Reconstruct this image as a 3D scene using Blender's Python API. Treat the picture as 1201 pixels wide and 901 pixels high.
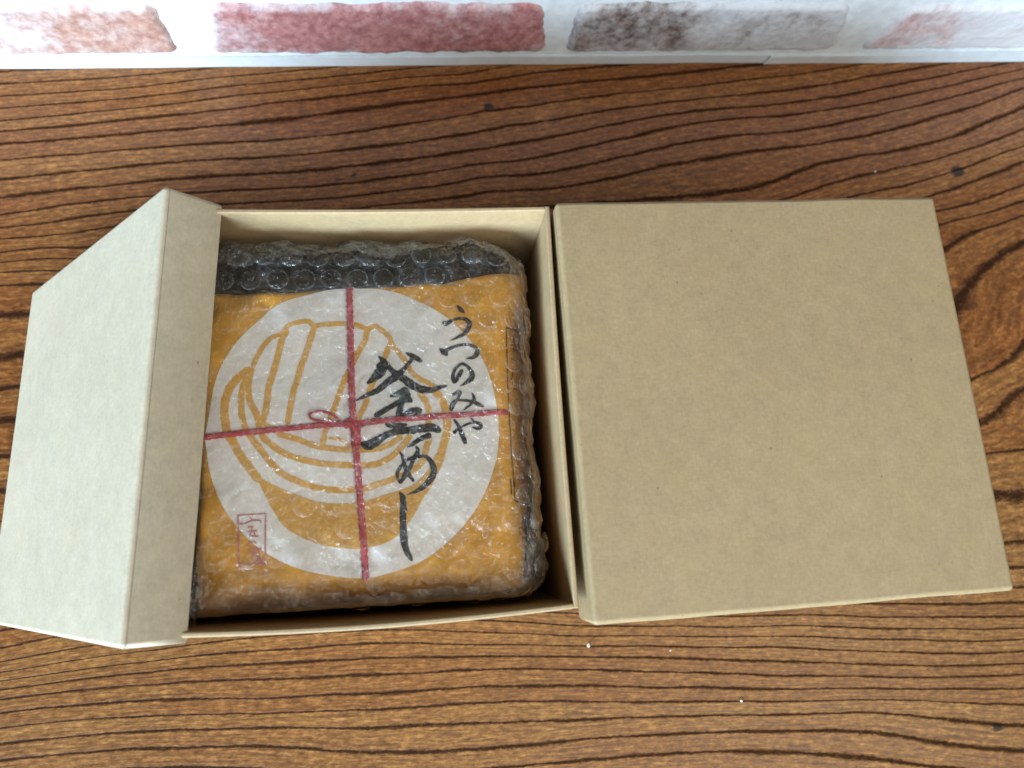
import bpy, bmesh, math, random
import numpy as np
from mathutils import Vector, Matrix, noise

for o in list(bpy.data.objects):
    bpy.data.objects.remove(o, do_unlink=True)
scene = bpy.context.scene
col = scene.collection
random.seed(7)

# ------------------------------------------------------------------ camera
cam_d = bpy.data.cameras.new('camera')
cam_d.sensor_width = 36.0
cam_d.lens = 26.578
cam_d.clip_start = 0.01
cam_d.clip_end = 50
cam = bpy.data.objects.new('camera', cam_d)
col.objects.link(cam)
RIGHT = Vector((0.990483, -0.086044, 0.107422)); UP = Vector((0.060589, 0.973387, 0.221012)); FWD = Vector((0.123580, 0.212400, -0.969337))
M = Matrix((RIGHT, UP, -FWD)).transposed().to_4x4()
M.translation = Vector((0, 0, 0.398743))
cam.matrix_world = M
cam_d.dof.use_dof = True
cam_d.dof.focus_distance = 0.32
cam_d.dof.aperture_fstop = 9.0
scene.camera = cam

# ------------------------------------------------------------------ room light
world = bpy.data.worlds.new('World')
scene.world = world
world.use_nodes = True
bg = world.node_tree.nodes['Background']
bg.inputs[0].default_value = (1.0, 0.96, 0.90, 1)
bg.inputs[1].default_value = 0.11

def area_lamp(name, loc, target, sx, sy, power, colour):
    d = bpy.data.lights.new(name, 'AREA')
    d.shape = 'RECTANGLE'; d.size = sx; d.size_y = sy; d.energy = power; d.color = colour
    o = bpy.data.objects.new(name, d); col.objects.link(o)
    o.location = loc
    o.rotation_euler = (Vector(target)-Vector(loc)).to_track_quat('-Z', 'Y').to_euler()
    return o
# a window in front and to the left of the table, and an unseen overhead fill added to brighten wall and lids
area_lamp('window_light', (-1.22, -1.80, 0.92), (0, 0.08, 0.08), 1.8, 1.15, 185, (0.64, 0.83, 1.0))
area_lamp('overhead_fill', (0.60, -0.66, 1.30), (0.05, 0.08, 0), 1.3, 0.9, 12.5, (1.0, 0.93, 0.80))

scene.view_settings.view_transform = 'Standard'
scene.view_settings.look = 'None'
scene.view_settings.exposure = 0.16
scene.view_settings.gamma = 1.0
scene.render.engine = 'CYCLES'
scene.cycles.transparent_max_bounces = 24
scene.cycles.max_bounces = 10

# ---- shape data measured from the photograph (mm)
PC = (-0.02455, 0.0507)          # parcel centre on the table plane (m)
PROT = -0.030                    # parcel turn about Z
PZ = 0.1090                      # height of the paper top
def sstep(a, b, x):
    t = min(1.0, max(0.0, (x-a)/(b-a))); return t*t*(3-2*t)
def paper_z(u, v):
    """height of the draped paper at parcel-local u, v (m)"""
    r = math.hypot(u, v); m = max(abs(u), abs(v)); n = min(abs(u), abs(v))
    c = sstep(0.60, 0.86, n/(m+1e-9))
    d = max(0.0, m-0.0552); fm = d*d/(d+0.003)*2.4
    e = max(0.0, r-0.0605); fc = e*e/(e+0.004)*0.36
    z = PZ + 0.0012*(1-min(1.0, r/0.058)**2) - fm*(1-c) - fc*c
    k = sstep(0.045, 0.075, r)
    z += k*0.0009*math.sin(u*310+v*190+1.3) + k*0.0005*math.sin(v*420-u*150)
    z += 0.00018*math.sin(u*240+math.sin(v*170)*1.4)*math.sin(v*205+0.7)
    return z
LETTERS = {
 'kama': [[(11.85, 25.05, 4.51), (9.81, 21.01, 4.28), (7.16, 18.05, 2.7), (4.67, 16.22, 0.81)], [(9.19, 27.26, 0.54), (11.41, 24.83, 2.25), (13.97, 21.56, 2.03), (16.54, 19.16, 2.7)], [(19.74, 28.2, 0.54), (22.44, 26.83, 2.03), (25.99, 24.41, 1.89)], [(22.64, 26.13, 1.58), (19.23, 21.82, 1.58), (16.54, 19.16, 3.16), (12.12, 16.13, 2.61), (8.6, 13.32, 2.25), (4.27, 11.44, 1.62), (0.48, 9.59, 0.36)], [(16.54, 19.16, 1.8), (19.55, 17.02, 3.16), (23.4, 14.22, 3.16), (28.62, 12.85, 2.48), (32.18, 13.84, 1.8), (35.65, 14.47, 0.45)], [(13.31, 10.8, 0.81), (16.36, 11.73, 2.16), (19.36, 13.2, 2.48), (19.81, 10.5, 3.16), (21.71, 8.18, 1.13)], [(7.41, 3.23, 2.16), (11.47, 5.65, 2.07), (15.4, 7.75, 2.07), (19.79, 9.6, 2.7), (21.94, 8.62, 1.13)], [(18.55, 12.33, 2.7), (17.66, 7.89, 2.25), (16.85, 4.81, 2.48), (16.13, 1.95, 2.16)], [(17.23, 2.93, 1.26), (19.65, 4.26, 1.58), (22.27, 5.13, 2.25), (25.41, 5.23, 1.62)], [(25.1, 5.02, 1.8), (22.42, 2.6, 1.62), (20.36, 1.67, 0.54)], [(11.31, 1.08, 0.99), (12.65, -0.38, 1.62), (16.07, -0.71, 2.25), (19.7, -0.26, 1.17)], [(13.97, 1.57, 1.17), (15.0, -0.68, 1.53)], [(1.81, -6.78, 1.08), (4.63, -7.71, 3.79), (7.4, -6.64, 3.61), (11.71, -4.07, 2.7), (16.03, -2.79, 2.7), (20.33, -2.63, 2.97), (24.66, -2.13, 3.16), (29.01, -1.85, 3.25), (32.53, -3.39, 2.34)]],
 'me': [[(28.71, -4.49, 2.61), (24.55, -6.1, 1.8), (21.92, -7.75, 1.53), (19.13, -9.11, 0.45)], [(16.41, -10.45, 0.45), (17.72, -12.81, 1.26), (18.21, -15.65, 1.58), (19.49, -18.7, 1.89), (21.6, -22.3, 0.9)], [(22.68, -8.82, 0.72), (23.57, -10.69, 1.58), (22.0, -13.01, 1.58), (20.85, -15.76, 1.44), (19.07, -18.69, 2.03), (17.52, -20.75, 1.8), (16.42, -22.4, 0.9), (15.44, -19.17, 1.35), (16.78, -16.44, 1.13), (19.19, -13.97, 1.13), (22.21, -13.02, 1.58), (26.08, -12.74, 1.35), (28.37, -15.2, 2.03), (29.26, -18.05, 2.48), (28.4, -20.82, 2.48), (26.18, -23.29, 2.25), (23.13, -25.5, 1.58), (18.84, -26.94, 0.36)]],
 'shi': [[(15.99, -25.86, 0.45), (17.14, -27.53, 2.03), (17.45, -31.77, 2.61), (17.14, -35.95, 2.48), (17.24, -40.12, 2.7), (17.36, -43.44, 2.79), (17.9, -46.78, 2.25), (19.08, -49.31, 1.8), (20.27, -51.35, 0.9)]],
 'u': [[(40.79, 47.7, 0.68), (42.22, 45.76, 2.03), (43.69, 44.55, 0.45)], [(34.42, 40.6, 0.54), (36.07, 39.95, 2.03), (39.06, 41.36, 0.99), (41.84, 42.14, 1.26), (44.56, 41.49, 1.8), (45.37, 39.51, 2.03), (43.84, 36.28, 1.71), (41.03, 34.35, 1.26), (37.45, 32.74, 0.27)]],
 'tsu': [[(33.04, 29.59, 0.63), (34.73, 28.2, 2.48), (36.01, 26.65, 1.26)], [(34.96, 28.43, 1.8), (37.7, 29.76, 1.26), (41.33, 30.83, 1.13), (45.4, 30.79, 1.26), (47.95, 28.92, 1.62), (47.47, 26.77, 1.89), (45.84, 25.62, 1.35), (43.35, 25.28, 0.36)]],
 'no': [[(41.73, 20.95, 1.53), (39.9, 17.89, 1.8), (38.26, 15.96, 1.44), (37.93, 18.66, 1.35), (39.16, 21.41, 1.26), (41.69, 23.19, 1.13), (44.09, 21.71, 1.35), (45.52, 18.87, 2.07), (44.76, 16.83, 2.25), (42.92, 15.51, 1.35), (40.45, 13.98, 0.27)]],
 'mi': [[(37.3, 10.79, 0.99), (40.32, 11.93, 1.35), (39.55, 9.47, 1.13), (38.14, 7.26, 0.99), (36.71, 4.68, 0.81), (36.34, 6.4, 0.68), (37.96, 8.39, 0.9), (41.29, 8.52, 0.99), (44.81, 7.96, 1.35), (47.42, 6.74, 1.58), (49.51, 5.67, 0.81)], [(44.97, 11.58, 0.36), (45.75, 9.06, 1.35), (44.32, 6.85, 1.13), (41.34, 4.56, 0.36)]],
 'ya': [[(37.14, -4.43, 1.44), (38.6, -3.07, 1.13), (41.29, -1.6, 0.9), (44.88, -0.37, 0.99), (47.51, -0.9, 1.35), (47.89, -2.26, 1.35), (46.31, -2.79, 1.26), (44.45, -2.1, 0.45)], [(37.54, 1.19, 0.9), (39.11, -1.31, 1.44), (40.29, -4.45, 1.71), (41.79, -8.65, 1.71)], [(44.0, 1.6, 0.54), (45.26, 0.21, 1.08)]],
}
POT_LINES = [[(-38.39, 24.26, 2.03), (-35.32, 30.91, 2.03), (-31.92, 35.33, 2.03), (-26.77, 37.88, 2.03), (-24.85, 40.58, 2.03), (-18.06, 42.17, 2.03), (-15.45, 40.35, 2.03), (-11.22, 40.61, 2.03), (-4.99, 40.79, 2.03), (0.27, 40.28, 2.03), (5.2, 38.39, 2.03), (7.85, 39.4, 2.03), (9.81, 38.31, 2.03), (13.39, 35.06, 2.03), (14.65, 31.52, 2.03), (16.89, 28.7, 2.03), (19.76, 24.47, 2.03), (21.96, 20.25, 2.03), (25.18, 17.46, 2.03), (29.08, 15.67, 2.03)], [(29.08, 15.67, 3.05), (31.27, 11.83, 3.05), (33.76, 7.69, 3.05), (34.86, 1.92, 3.05), (34.65, -3.72, 3.05), (33.15, -8.95, 3.05), (30.95, -16.06, 3.05)], [(-38.7, 23.94, 3.05), (-43.39, 20.44, 3.05), (-46.71, 15.88, 3.05), (-48.1, 10.31, 3.05), (-47.94, 5.06, 3.05), (-46.88, -0.48, 3.05), (-44.33, -5.07, 3.05), (-41.48, -10.3, 3.05), (-38.62, -14.25, 3.05), (-34.84, -19.48, 3.05)], [(-39.31, 22.28, 2.37), (-41.69, 16.67, 2.37), (-42.19, 11.39, 2.37), (-41.78, 5.81, 2.37), (-40.41, 0.86, 2.37), (-37.84, -3.45, 2.37), (-34.37, -8.09, 2.37), (-30.87, -12.73, 2.37), (-27.14, -16.7, 2.37), (-20.94, -20.16, 2.37), (-14.75, -22.65, 2.37), (-6.36, -24.0, 2.37), (3.36, -23.85, 2.37), (9.36, -22.21, 2.37), (15.74, -20.25, 2.37), (21.56, -17.62, 2.37), (25.2, -14.22, 2.37), (26.99, -8.42, 2.37), (28.39, -5.49, 2.37)], [(-38.39, 24.26, 2.37), (-39.5, 17.91, 2.37), (-39.06, 11.27, 2.37), (-36.48, 5.93, 2.37), (-35.46, 1.32, 2.37), (-33.81, -2.98, 2.37), (-30.33, -6.36, 2.37), (-25.31, -9.8, 2.37), (-18.8, -12.3, 2.37), (-11.61, -13.9, 2.37), (-1.24, -15.03, 2.37), (7.27, -15.05, 2.37), (13.7, -12.09, 2.37), (17.97, -8.04, 2.37), (20.97, -4.23, 2.37)], [(-28.84, -1.89, 2.2), (-21.94, -4.14, 2.2), (-15.68, -6.65, 2.2), (-9.39, -8.22, 2.2), (-0.22, -9.28, 2.2), (7.38, -9.24, 2.2), (12.51, -7.81, 2.2), (17.73, -4.76, 2.2)], [(-9.99, -4.31, 1.18), (-6.2, -4.8, 1.18), (-2.73, -6.9, 1.18), (-2.75, -8.85, 1.18)], [(-25.48, 39.21, 2.54), (-27.4, 34.82, 2.54), (-28.61, 30.04, 2.54), (-29.77, 24.24, 2.54), (-31.57, 17.91, 2.54), (-32.18, 15.28, 2.54), (-33.03, 7.41, 2.54), (-34.24, 2.9, 2.54)], [(-15.12, 39.99, 2.37), (-16.69, 34.41, 2.37), (-18.3, 28.99, 2.37), (-20.2, 23.61, 2.37), (-21.78, 17.62, 2.37), (-22.7, 14.97, 2.37), (-23.88, 8.33, 2.37), (-25.09, 1.5, 2.37)], [(5.2, 38.39, 2.2), (4.49, 34.56, 2.2), (2.46, 30.48, 2.2), (0.47, 26.72, 2.2), (-3.81, 17.62, 2.2), (-6.1, 11.68, 2.2), (-8.06, 6.12, 2.2), (-10.62, -0.7, 2.2), (-12.22, -6.8, 2.2)], [(14.34, 32.93, 2.2), (12.27, 28.12, 2.2), (9.51, 21.36, 2.2), (6.16, 14.64, 2.2), (4.15, 8.63, 2.2), (1.51, 3.07, 2.2), (-0.79, -1.74, 2.2)], [(24.37, 12.38, 2.37), (27.19, 7.87, 2.37), (28.32, 2.46, 2.37), (27.55, -1.15, 2.37)], [(-36.78, 5.29, 1.69), (-32.65, 1.53, 1.69), (-27.29, -0.66, 1.69)]]
POT_TOP = [(-34.84, -17.91), (-32.37, -19.6), (-27.1, -22.38), (-20.92, -25.19), (-14.78, -27.67), (-6.4, -29.03), (3.28, -28.58), (9.26, -26.96), (15.62, -25.35), (21.08, -23.38), (25.01, -20.35), (28.37, -15.96), (30.45, -11.81), (33.65, -13.23)]
POT_BOTTOM = [(-35.77, -18.18), (-33.26, -23.94), (-29.5, -30.98), (-25.51, -36.74), (-18.81, -41.09), (-12.7, -43.57), (-4.7, -45.24), (0.53, -45.84), (8.9, -44.76), (15.22, -41.69), (20.74, -35.42), (24.42, -29.28), (28.43, -23.73), (31.53, -18.04)]
DISC = [(-55.17, -1.73), (-49.25, 26.71), (-31.11, 47.78), (-14.84, 53.78), (-0.99, 55.49), (18.44, 52.87), (38.37, 40.64), (51.08, 21.91), (54.86, -3.72), (50.19, -23.39), (40.07, -38.92), (25.33, -50.62), (9.62, -55.53), (-2.11, -56.05), (-20.95, -51.62), (-36.06, -42.58), (-46.84, -29.77), (-52.27, -17.08)]
STAMP_MARKS = [[(-41.8, -34.63, 0.54), (-39.82, -34.43, 0.54), (-37.72, -33.62, 0.54), (-34.69, -33.62, 0.54), (-34.22, -34.66, 0.54)], [(-38.21, -32.21, 0.54), (-37.37, -33.33, 0.54)], [(-38.87, -35.86, 0.54), (-36.76, -35.76, 0.54)], [(-38.99, -37.53, 0.54), (-35.51, -37.36, 0.54)], [(-38.52, -38.93, 0.54), (-34.88, -39.34, 0.54)], [(-37.35, -36.1, 0.54), (-38.06, -39.11, 0.54)], [(-36.72, -37.35, 0.54), (-36.24, -39.06, 0.54)], [(-39.14, -42.38, 0.54), (-36.68, -41.07, 0.54), (-35.77, -41.97, 0.54)], [(-38.08, -43.05, 0.54), (-36.1, -43.92, 0.54), (-33.81, -43.89, 0.54)], [(-38.56, -44.23, 0.54), (-36.73, -44.94, 0.54), (-34.57, -45.42, 0.54)], [(-35.5, -45.61, 0.54), (-35.32, -48.49, 0.54)], [(-36.89, -46.74, 0.54), (-33.96, -46.91, 0.54)], [(-36.42, -45.56, 0.54), (-37.67, -47.9, 0.54)], [(-34.88, -47.16, 0.54), (-33.3, -49.05, 0.54)]]
STAMP_FRAME = [[(-42.44, -31.38, 0.54), (-32.57, -31.28, 0.54)], [(-32.57, -31.12, 0.54), (-32.59, -39.73, 0.54), (-32.65, -49.43, 0.54)], [(-42.44, -31.23, 0.54), (-42.21, -39.2, 0.54), (-42.06, -48.9, 0.54)], [(-42.06, -48.9, 0.54), (-32.65, -49.43, 0.54)]]
SIDE_FRAME = [[(61.05, 40.0, 0.37), (60.44, 20.42, 0.37), (60.06, -1.1, 0.37), (60.42, -16.27, 0.37), (60.47, -30.81, 0.37)], [(61.05, 40.0, 0.37), (65.57, 42.43, 0.37), (69.22, 43.03, 0.37)], [(60.47, -30.81, 0.37), (64.14, -31.09, 0.37), (67.15, -31.43, 0.37)]]
SIDE_MARKS = [[(63.62, 34.59, 0.44), (64.91, 32.74, 0.44)], [(62.58, 28.28, 0.44), (65.39, 28.27, 0.44)], [(63.72, 23.22, 0.44), (62.65, 19.32, 0.44)], [(62.86, 16.12, 0.44), (65.66, 16.2, 0.44)], [(61.31, -21.24, 0.44), (61.01, -25.33, 0.44)], [(58.97, -22.34, 0.44), (58.99, -28.28, 0.44)]]
STRING_V = [(-1.65, 55.51), (-1.37, 40.68), (-1.16, 26.76), (-0.96, 13.18), (-0.45, -0.12), (0.67, -13.19), (1.71, -29.13), (2.71, -44.73), (3.25, -57.34)]
STRING_H = [(-55.81, -2.31), (-45.93, -1.49), (-30.43, -0.52), (-14.71, 0.43), (-1.4, 0.9), (14.0, 1.67), (33.57, 2.46), (50.18, 3.15), (55.55, 3.31), (59.15, 4.15)]
STRING_LOOP = [(-4.59, 1.04), (-8.07, 4.15), (-12.2, 5.79), (-15.99, 5.26), (-16.61, 3.79), (-14.09, 2.39), (-9.04, 1.55), (-4.59, 1.04)]
STRING_KNOT = [(-3.31, 0.99), (-0.45, -0.12), (0.47, -2.78), (0.76, -5.74), (0.1, -8.32)]
STRING_TAIL = [(0.48, -1.8), (4.35, 0.01), (10.77, 0.77)]
GRAIN = [(-218.6, 274.8, -2), (-147.1, 279.0, -2), (-97.5, 284.3, -2), (-218.1, 266.4, -1), (-146.9, 271.0, -1), (-72.2, 279.6, -1), (-217.8, 260.1, 0), (-146.8, 265.3, 0), (-72.3, 273.7, 0), (-81.7, 273.1, 0), (-17.0, 279.0, 0), (-217.3, 250.7, 1), (-146.7, 258.2, 1), (-72.4, 266.3, 1), (-81.8, 267.2, 1), (-17.3, 273.0, 1), (36.2, 276.9, 1), (-217.1, 246.3, 2), (-146.6, 252.5, 2), (-72.5, 261.2, 2), (-81.9, 258.8, 2), (-43.6, 263.7, 2), (9.0, 271.1, 2), (77.4, 277.9, 2), (-216.6, 237.8, 3), (-146.4, 242.7, 3), (-72.7, 248.9, 3), (-82.0, 248.4, 3), (-44.0, 252.7, 3), (-18.1, 256.2, 3), (21.7, 261.2, 3), (76.4, 268.0, 3), (66.3, 267.9, 3), (122.4, 272.6, 3), (180.7, 278.2, 3), (225.8, 282.5, 3), (-216.1, 227.9, 4), (-146.2, 232.9, 4), (-73.0, 236.5, 4), (-82.2, 236.3, 4), (-31.6, 240.2, 4), (20.8, 247.4, 4), (75.3, 255.4, 4), (65.1, 254.8, 4), (121.2, 261.8, 4), (179.1, 267.1, 4), (239.5, 274.0, 4), (217.4, 272.5, 4), (295.4, 282.7, 4), (-215.5, 217.1, 5), (-146.0, 223.3, 5), (-110.0, 225.8, 5), (-73.1, 226.9, 5), (-82.3, 226.2, 5), (-19.2, 231.5, 5), (33.4, 238.0, 5), (74.2, 243.8, 5), (64.2, 243.8, 5), (120.1, 251.8, 5), (177.9, 258.6, 5), (237.7, 264.0, 5), (215.8, 262.2, 5), (277.4, 269.8, 5), (342.1, 280.6, 5), (-214.9, 205.9, 6), (-157.6, 211.4, 6), (-122.0, 214.8, 6), (-73.3, 216.0, 6), (-82.4, 216.3, 6), (-32.4, 219.5, 6), (32.6, 226.4, 6), (73.2, 232.7, 6), (63.1, 231.6, 6), (118.8, 241.2, 6), (176.7, 250.0, 6), (191.5, 252.1, 6), (236.1, 254.5, 6), (214.2, 252.5, 6), (275.4, 259.4, 6), (340.1, 271.5, 6), (390.6, 281.0, 6), (-214.4, 196.0, 7), (-180.5, 201.4, 7), (-141.0, 204.4, 7), (-82.6, 206.3, 7), (-32.9, 208.5, 7), (31.9, 216.3, 7), (40.0, 218.9, 7), (58.6, 219.2, 7), (72.2, 221.3, 7), (62.1, 220.3, 7), (117.7, 230.7, 7), (175.7, 243.1, 7), (205.1, 245.6, 7), (234.8, 246.6, 7), (213.2, 246.0, 7), (258.5, 250.1, 7), (322.0, 260.3, 7), (406.1, 277.5, 7), (-213.9, 188.2, 8), (-185.8, 191.1, 8), (-157.2, 195.3, 8), (-82.7, 199.1, 8), (-33.2, 200.6, 8), (31.2, 207.0, 8), (44.8, 212.8, 8), (57.8, 210.5, 8), (71.2, 210.8, 8), (61.3, 210.5, 8), (102.2, 215.6, 8), (144.7, 224.1, 8), (188.5, 232.1, 8), (232.8, 235.0, 8), (211.2, 233.6, 8), (256.2, 237.6, 8), (319.9, 250.7, 8), (369.9, 262.1, 8), (404.2, 269.9, 8), (-213.7, 183.7, 9), (-179.9, 184.3, 9), (-159.3, 188.1, 9), (-8.1, 195.6, 9), (30.6, 198.5, 9), (46.6, 202.7, 9), (70.3, 201.2, 9), (60.5, 201.6, 9), (115.0, 207.2, 9), (157.8, 216.3, 9), (201.4, 221.9, 9), (231.0, 225.0, 9), (209.5, 223.3, 9), (285.4, 232.3, 9), (334.0, 244.0, 9), (402.9, 264.9, 9), (-213.1, 173.4, 10), (-173.8, 174.3, 10), (163.1, 194.0, 10), (197.6, 198.1, 10), (227.5, 204.6, 10), (205.3, 197.1, 10), (228.2, 204.6, 10), (259.5, 215.1, 10), (313.8, 222.2, 10), (346.4, 229.4, 10), (399.0, 249.3, 10), (233.5, 193.2, 11), (264.5, 202.0, 11), (287.8, 206.7, 11), (343.9, 218.4, 11), (395.1, 233.9, 11), (277.6, 193.3, 12), (308.4, 196.9, 12), (349.2, 208.0, 12), (392.0, 221.9, 12), (327.2, 192.5, 13), (355.3, 200.9, 13), (389.4, 211.7, 13), (325.8, 179.6, 14), (351.3, 184.0, 14), (385.1, 194.5, 14), (325.6, 172.1, 15), (357.5, 177.7, 15), (382.5, 184.5, 15), (324.8, 155.0, 16), (334.0, 162.0, 16), (355.2, 168.0, 16), (380.2, 175.4, 16), (323.9, 121.5, 17), (338.1, 136.5, 17), (355.0, 147.9, 17), (375.6, 156.5, 17), (323.4, 74.3, 18), (338.0, 78.0, 18), (359.3, 92.4, 18), (322.5, 48.0, 19), (338.6, 58.0, 19), (353.0, 67.3, 19), (322.0, 30.1, 20), (343.5, 30.1, 20), (322.1, 8.7, 21), (336.4, 1.8, 21), (322.7, -21.2, 22), (330.7, -20.5, 22), (321.6, -33.6, 23), (327.0, -35.0, 23), (321.6, -44.2, 24), (324.5, -44.9, 24), (-212.9, 169.7, 11), (-187.9, 171.9, 11), (-212.6, 163.5, 12), (-193.8, 163.6, 12), (-212.3, 157.3, 13), (-197.7, 156.7, 13), (-211.3, 139.6, 14), (-199.0, 139.9, 14), (-210.1, 117.2, 15), (-209.3, 101.6, 16), (-208.4, 84.9, 17), (-201.2, 85.7, 17), (-207.4, 66.7, 18), (-206.4, 49.0, 19), (-202.5, -24.6, 26), (-179.5, -21.7, 26), (-202.1, -31.3, 27), (-162.0, -27.6, 27), (-201.9, -35.8, 28), (-161.8, -33.3, 28), (-130.9, -32.7, 28), (-88.6, -31.1, 28), (-201.7, -39.9, 29), (-161.7, -37.9, 29), (-120.4, -36.9, 29), (-78.0, -38.0, 29), (-201.5, -42.9, 30), (-161.5, -42.2, 30), (-120.4, -42.3, 30), (-78.1, -44.5, 30), (-201.3, -47.1, 31), (-161.4, -46.6, 31), (-120.3, -48.1, 31), (-78.2, -50.9, 31), (-200.9, -53.9, 32), (-161.1, -54.7, 32), (-120.3, -56.7, 32), (-78.4, -60.4, 32), (-200.6, -59.8, 33), (-161.0, -60.2, 33), (-120.2, -62.8, 33), (-78.5, -66.7, 33), (-200.2, -67.5, 34), (-160.8, -67.6, 34), (-120.2, -69.4, 34), (-78.6, -72.8, 34), (-199.8, -74.0, 35), (-160.5, -74.5, 35), (-120.1, -77.6, 35), (-78.7, -81.2, 35), (-14.5, -34.6, 28), (25.0, -39.5, 28), (48.0, -42.2, 28), (-85.9, -37.7, 29), (-20.4, -39.9, 29), (13.2, -44.5, 29), (47.5, -47.7, 29), (-86.0, -43.5, 30), (-20.7, -47.4, 30), (24.1, -51.1, 30), (47.0, -53.3, 30), (-86.1, -50.1, 31), (-32.1, -53.7, 31), (12.4, -56.1, 31), (46.5, -58.8, 31), (-86.2, -59.8, 32), (-21.6, -64.1, 32), (11.7, -64.9, 32), (45.6, -67.8, 32), (-86.3, -65.9, 33), (-32.8, -69.9, 33), (11.2, -71.9, 33), (45.0, -74.3, 33), (-86.4, -72.5, 34), (-11.4, -79.2, 34), (44.2, -83.9, 34), (-86.5, -80.8, 35), (-44.4, -88.1, 35), (-1.3, -92.9, 35), (43.1, -95.0, 35), (39.9, -35.9, 27), (68.8, -40.9, 27), (110.2, -44.9, 27), (146.4, -49.0, 27), (183.6, -51.4, 27), (39.4, -41.4, 28), (74.1, -46.1, 28), (133.7, -51.9, 28), (182.6, -57.0, 28), (38.9, -47.1, 29), (97.1, -53.2, 29), (151.0, -59.3, 29), (181.8, -61.5, 29), (38.5, -52.3, 30), (108.3, -59.8, 30), (144.1, -64.5, 30), (180.4, -69.6, 30), (38.0, -58.2, 31), (84.0, -63.6, 31), (143.1, -71.1, 31), (179.3, -75.9, 31), (37.2, -67.0, 32), (106.4, -74.7, 32), (178.1, -83.2, 32), (36.7, -73.1, 33), (129.2, -83.4, 33), (177.2, -88.5, 33), (35.8, -83.0, 34), (93.0, -87.1, 34), (176.1, -94.7, 34), (34.8, -94.4, 35), (80.4, -95.2, 35), (127.0, -98.2, 35), (174.8, -102.4, 35), (34.1, -103.0, 36), (79.3, -104.8, 36), (125.8, -107.2, 36), (149.4, -109.1, 36), (173.0, -112.8, 36), (249.7, -46.6, 25), (275.7, -49.3, 25), (322.6, -52.2, 25), (166.3, -45.1, 26), (241.7, -53.2, 26), (320.5, -60.4, 26), (165.4, -50.8, 27), (240.6, -58.8, 27), (319.1, -65.6, 27), (164.7, -55.0, 28), (252.4, -64.8, 28), (317.7, -71.4, 28), (163.8, -60.5, 29), (238.3, -70.0, 29), (289.5, -76.2, 29), (316.1, -77.7, 29), (162.7, -67.2, 30), (249.5, -78.5, 30), (288.1, -82.4, 30), (314.5, -84.0, 30), (161.7, -73.5, 31), (223.2, -81.0, 31), (274.0, -86.2, 31), (313.3, -88.7, 31), (160.5, -81.2, 32), (247.0, -90.2, 32), (311.3, -96.4, 32), (159.7, -86.0, 33), (246.0, -94.9, 33), (283.7, -100.9, 33), (309.5, -103.6, 33), (158.6, -93.0, 34), (219.8, -98.0, 34), (269.1, -107.2, 34), (287.6, -112.0, 34), (306.9, -114.1, 34), (157.4, -100.5, 35), (217.9, -107.7, 35), (254.1, -116.6, 35), (303.7, -126.5, 35), (155.8, -110.2, 36), (203.5, -117.5, 36), (257.7, -129.0, 36)]
# ------------------------------------------------------------------ helpers
def tag(o, label=None, cat=None, group=None, kind=None):
    if label: o['label'] = label
    if cat: o['category'] = cat
    if group: o['group'] = group
    if kind: o['kind'] = kind
    return o
def link(name, me, mat=None, parent=None, smooth=False):
    o = bpy.data.objects.new(name, me); col.objects.link(o)
    if mat: me.materials.append(mat)
    if parent: o.parent = parent
    if smooth:
        me.polygons.foreach_set('use_smooth', [True]*len(me.polygons))
    return o
def mesh(name, verts, faces):
    me = bpy.data.meshes.new(name); me.from_pydata([tuple(v) for v in verts], [], faces); me.update(); return me
def empty(name, mat4):
    o = bpy.data.objects.new(name, None); col.objects.link(o); o.matrix_world = mat4; o.empty_display_size = 0.02; return o
def frame(x, y, z, rz):
    return Matrix.Translation((x, y, z)) @ Matrix.Rotation(rz, 4, 'Z')

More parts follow.
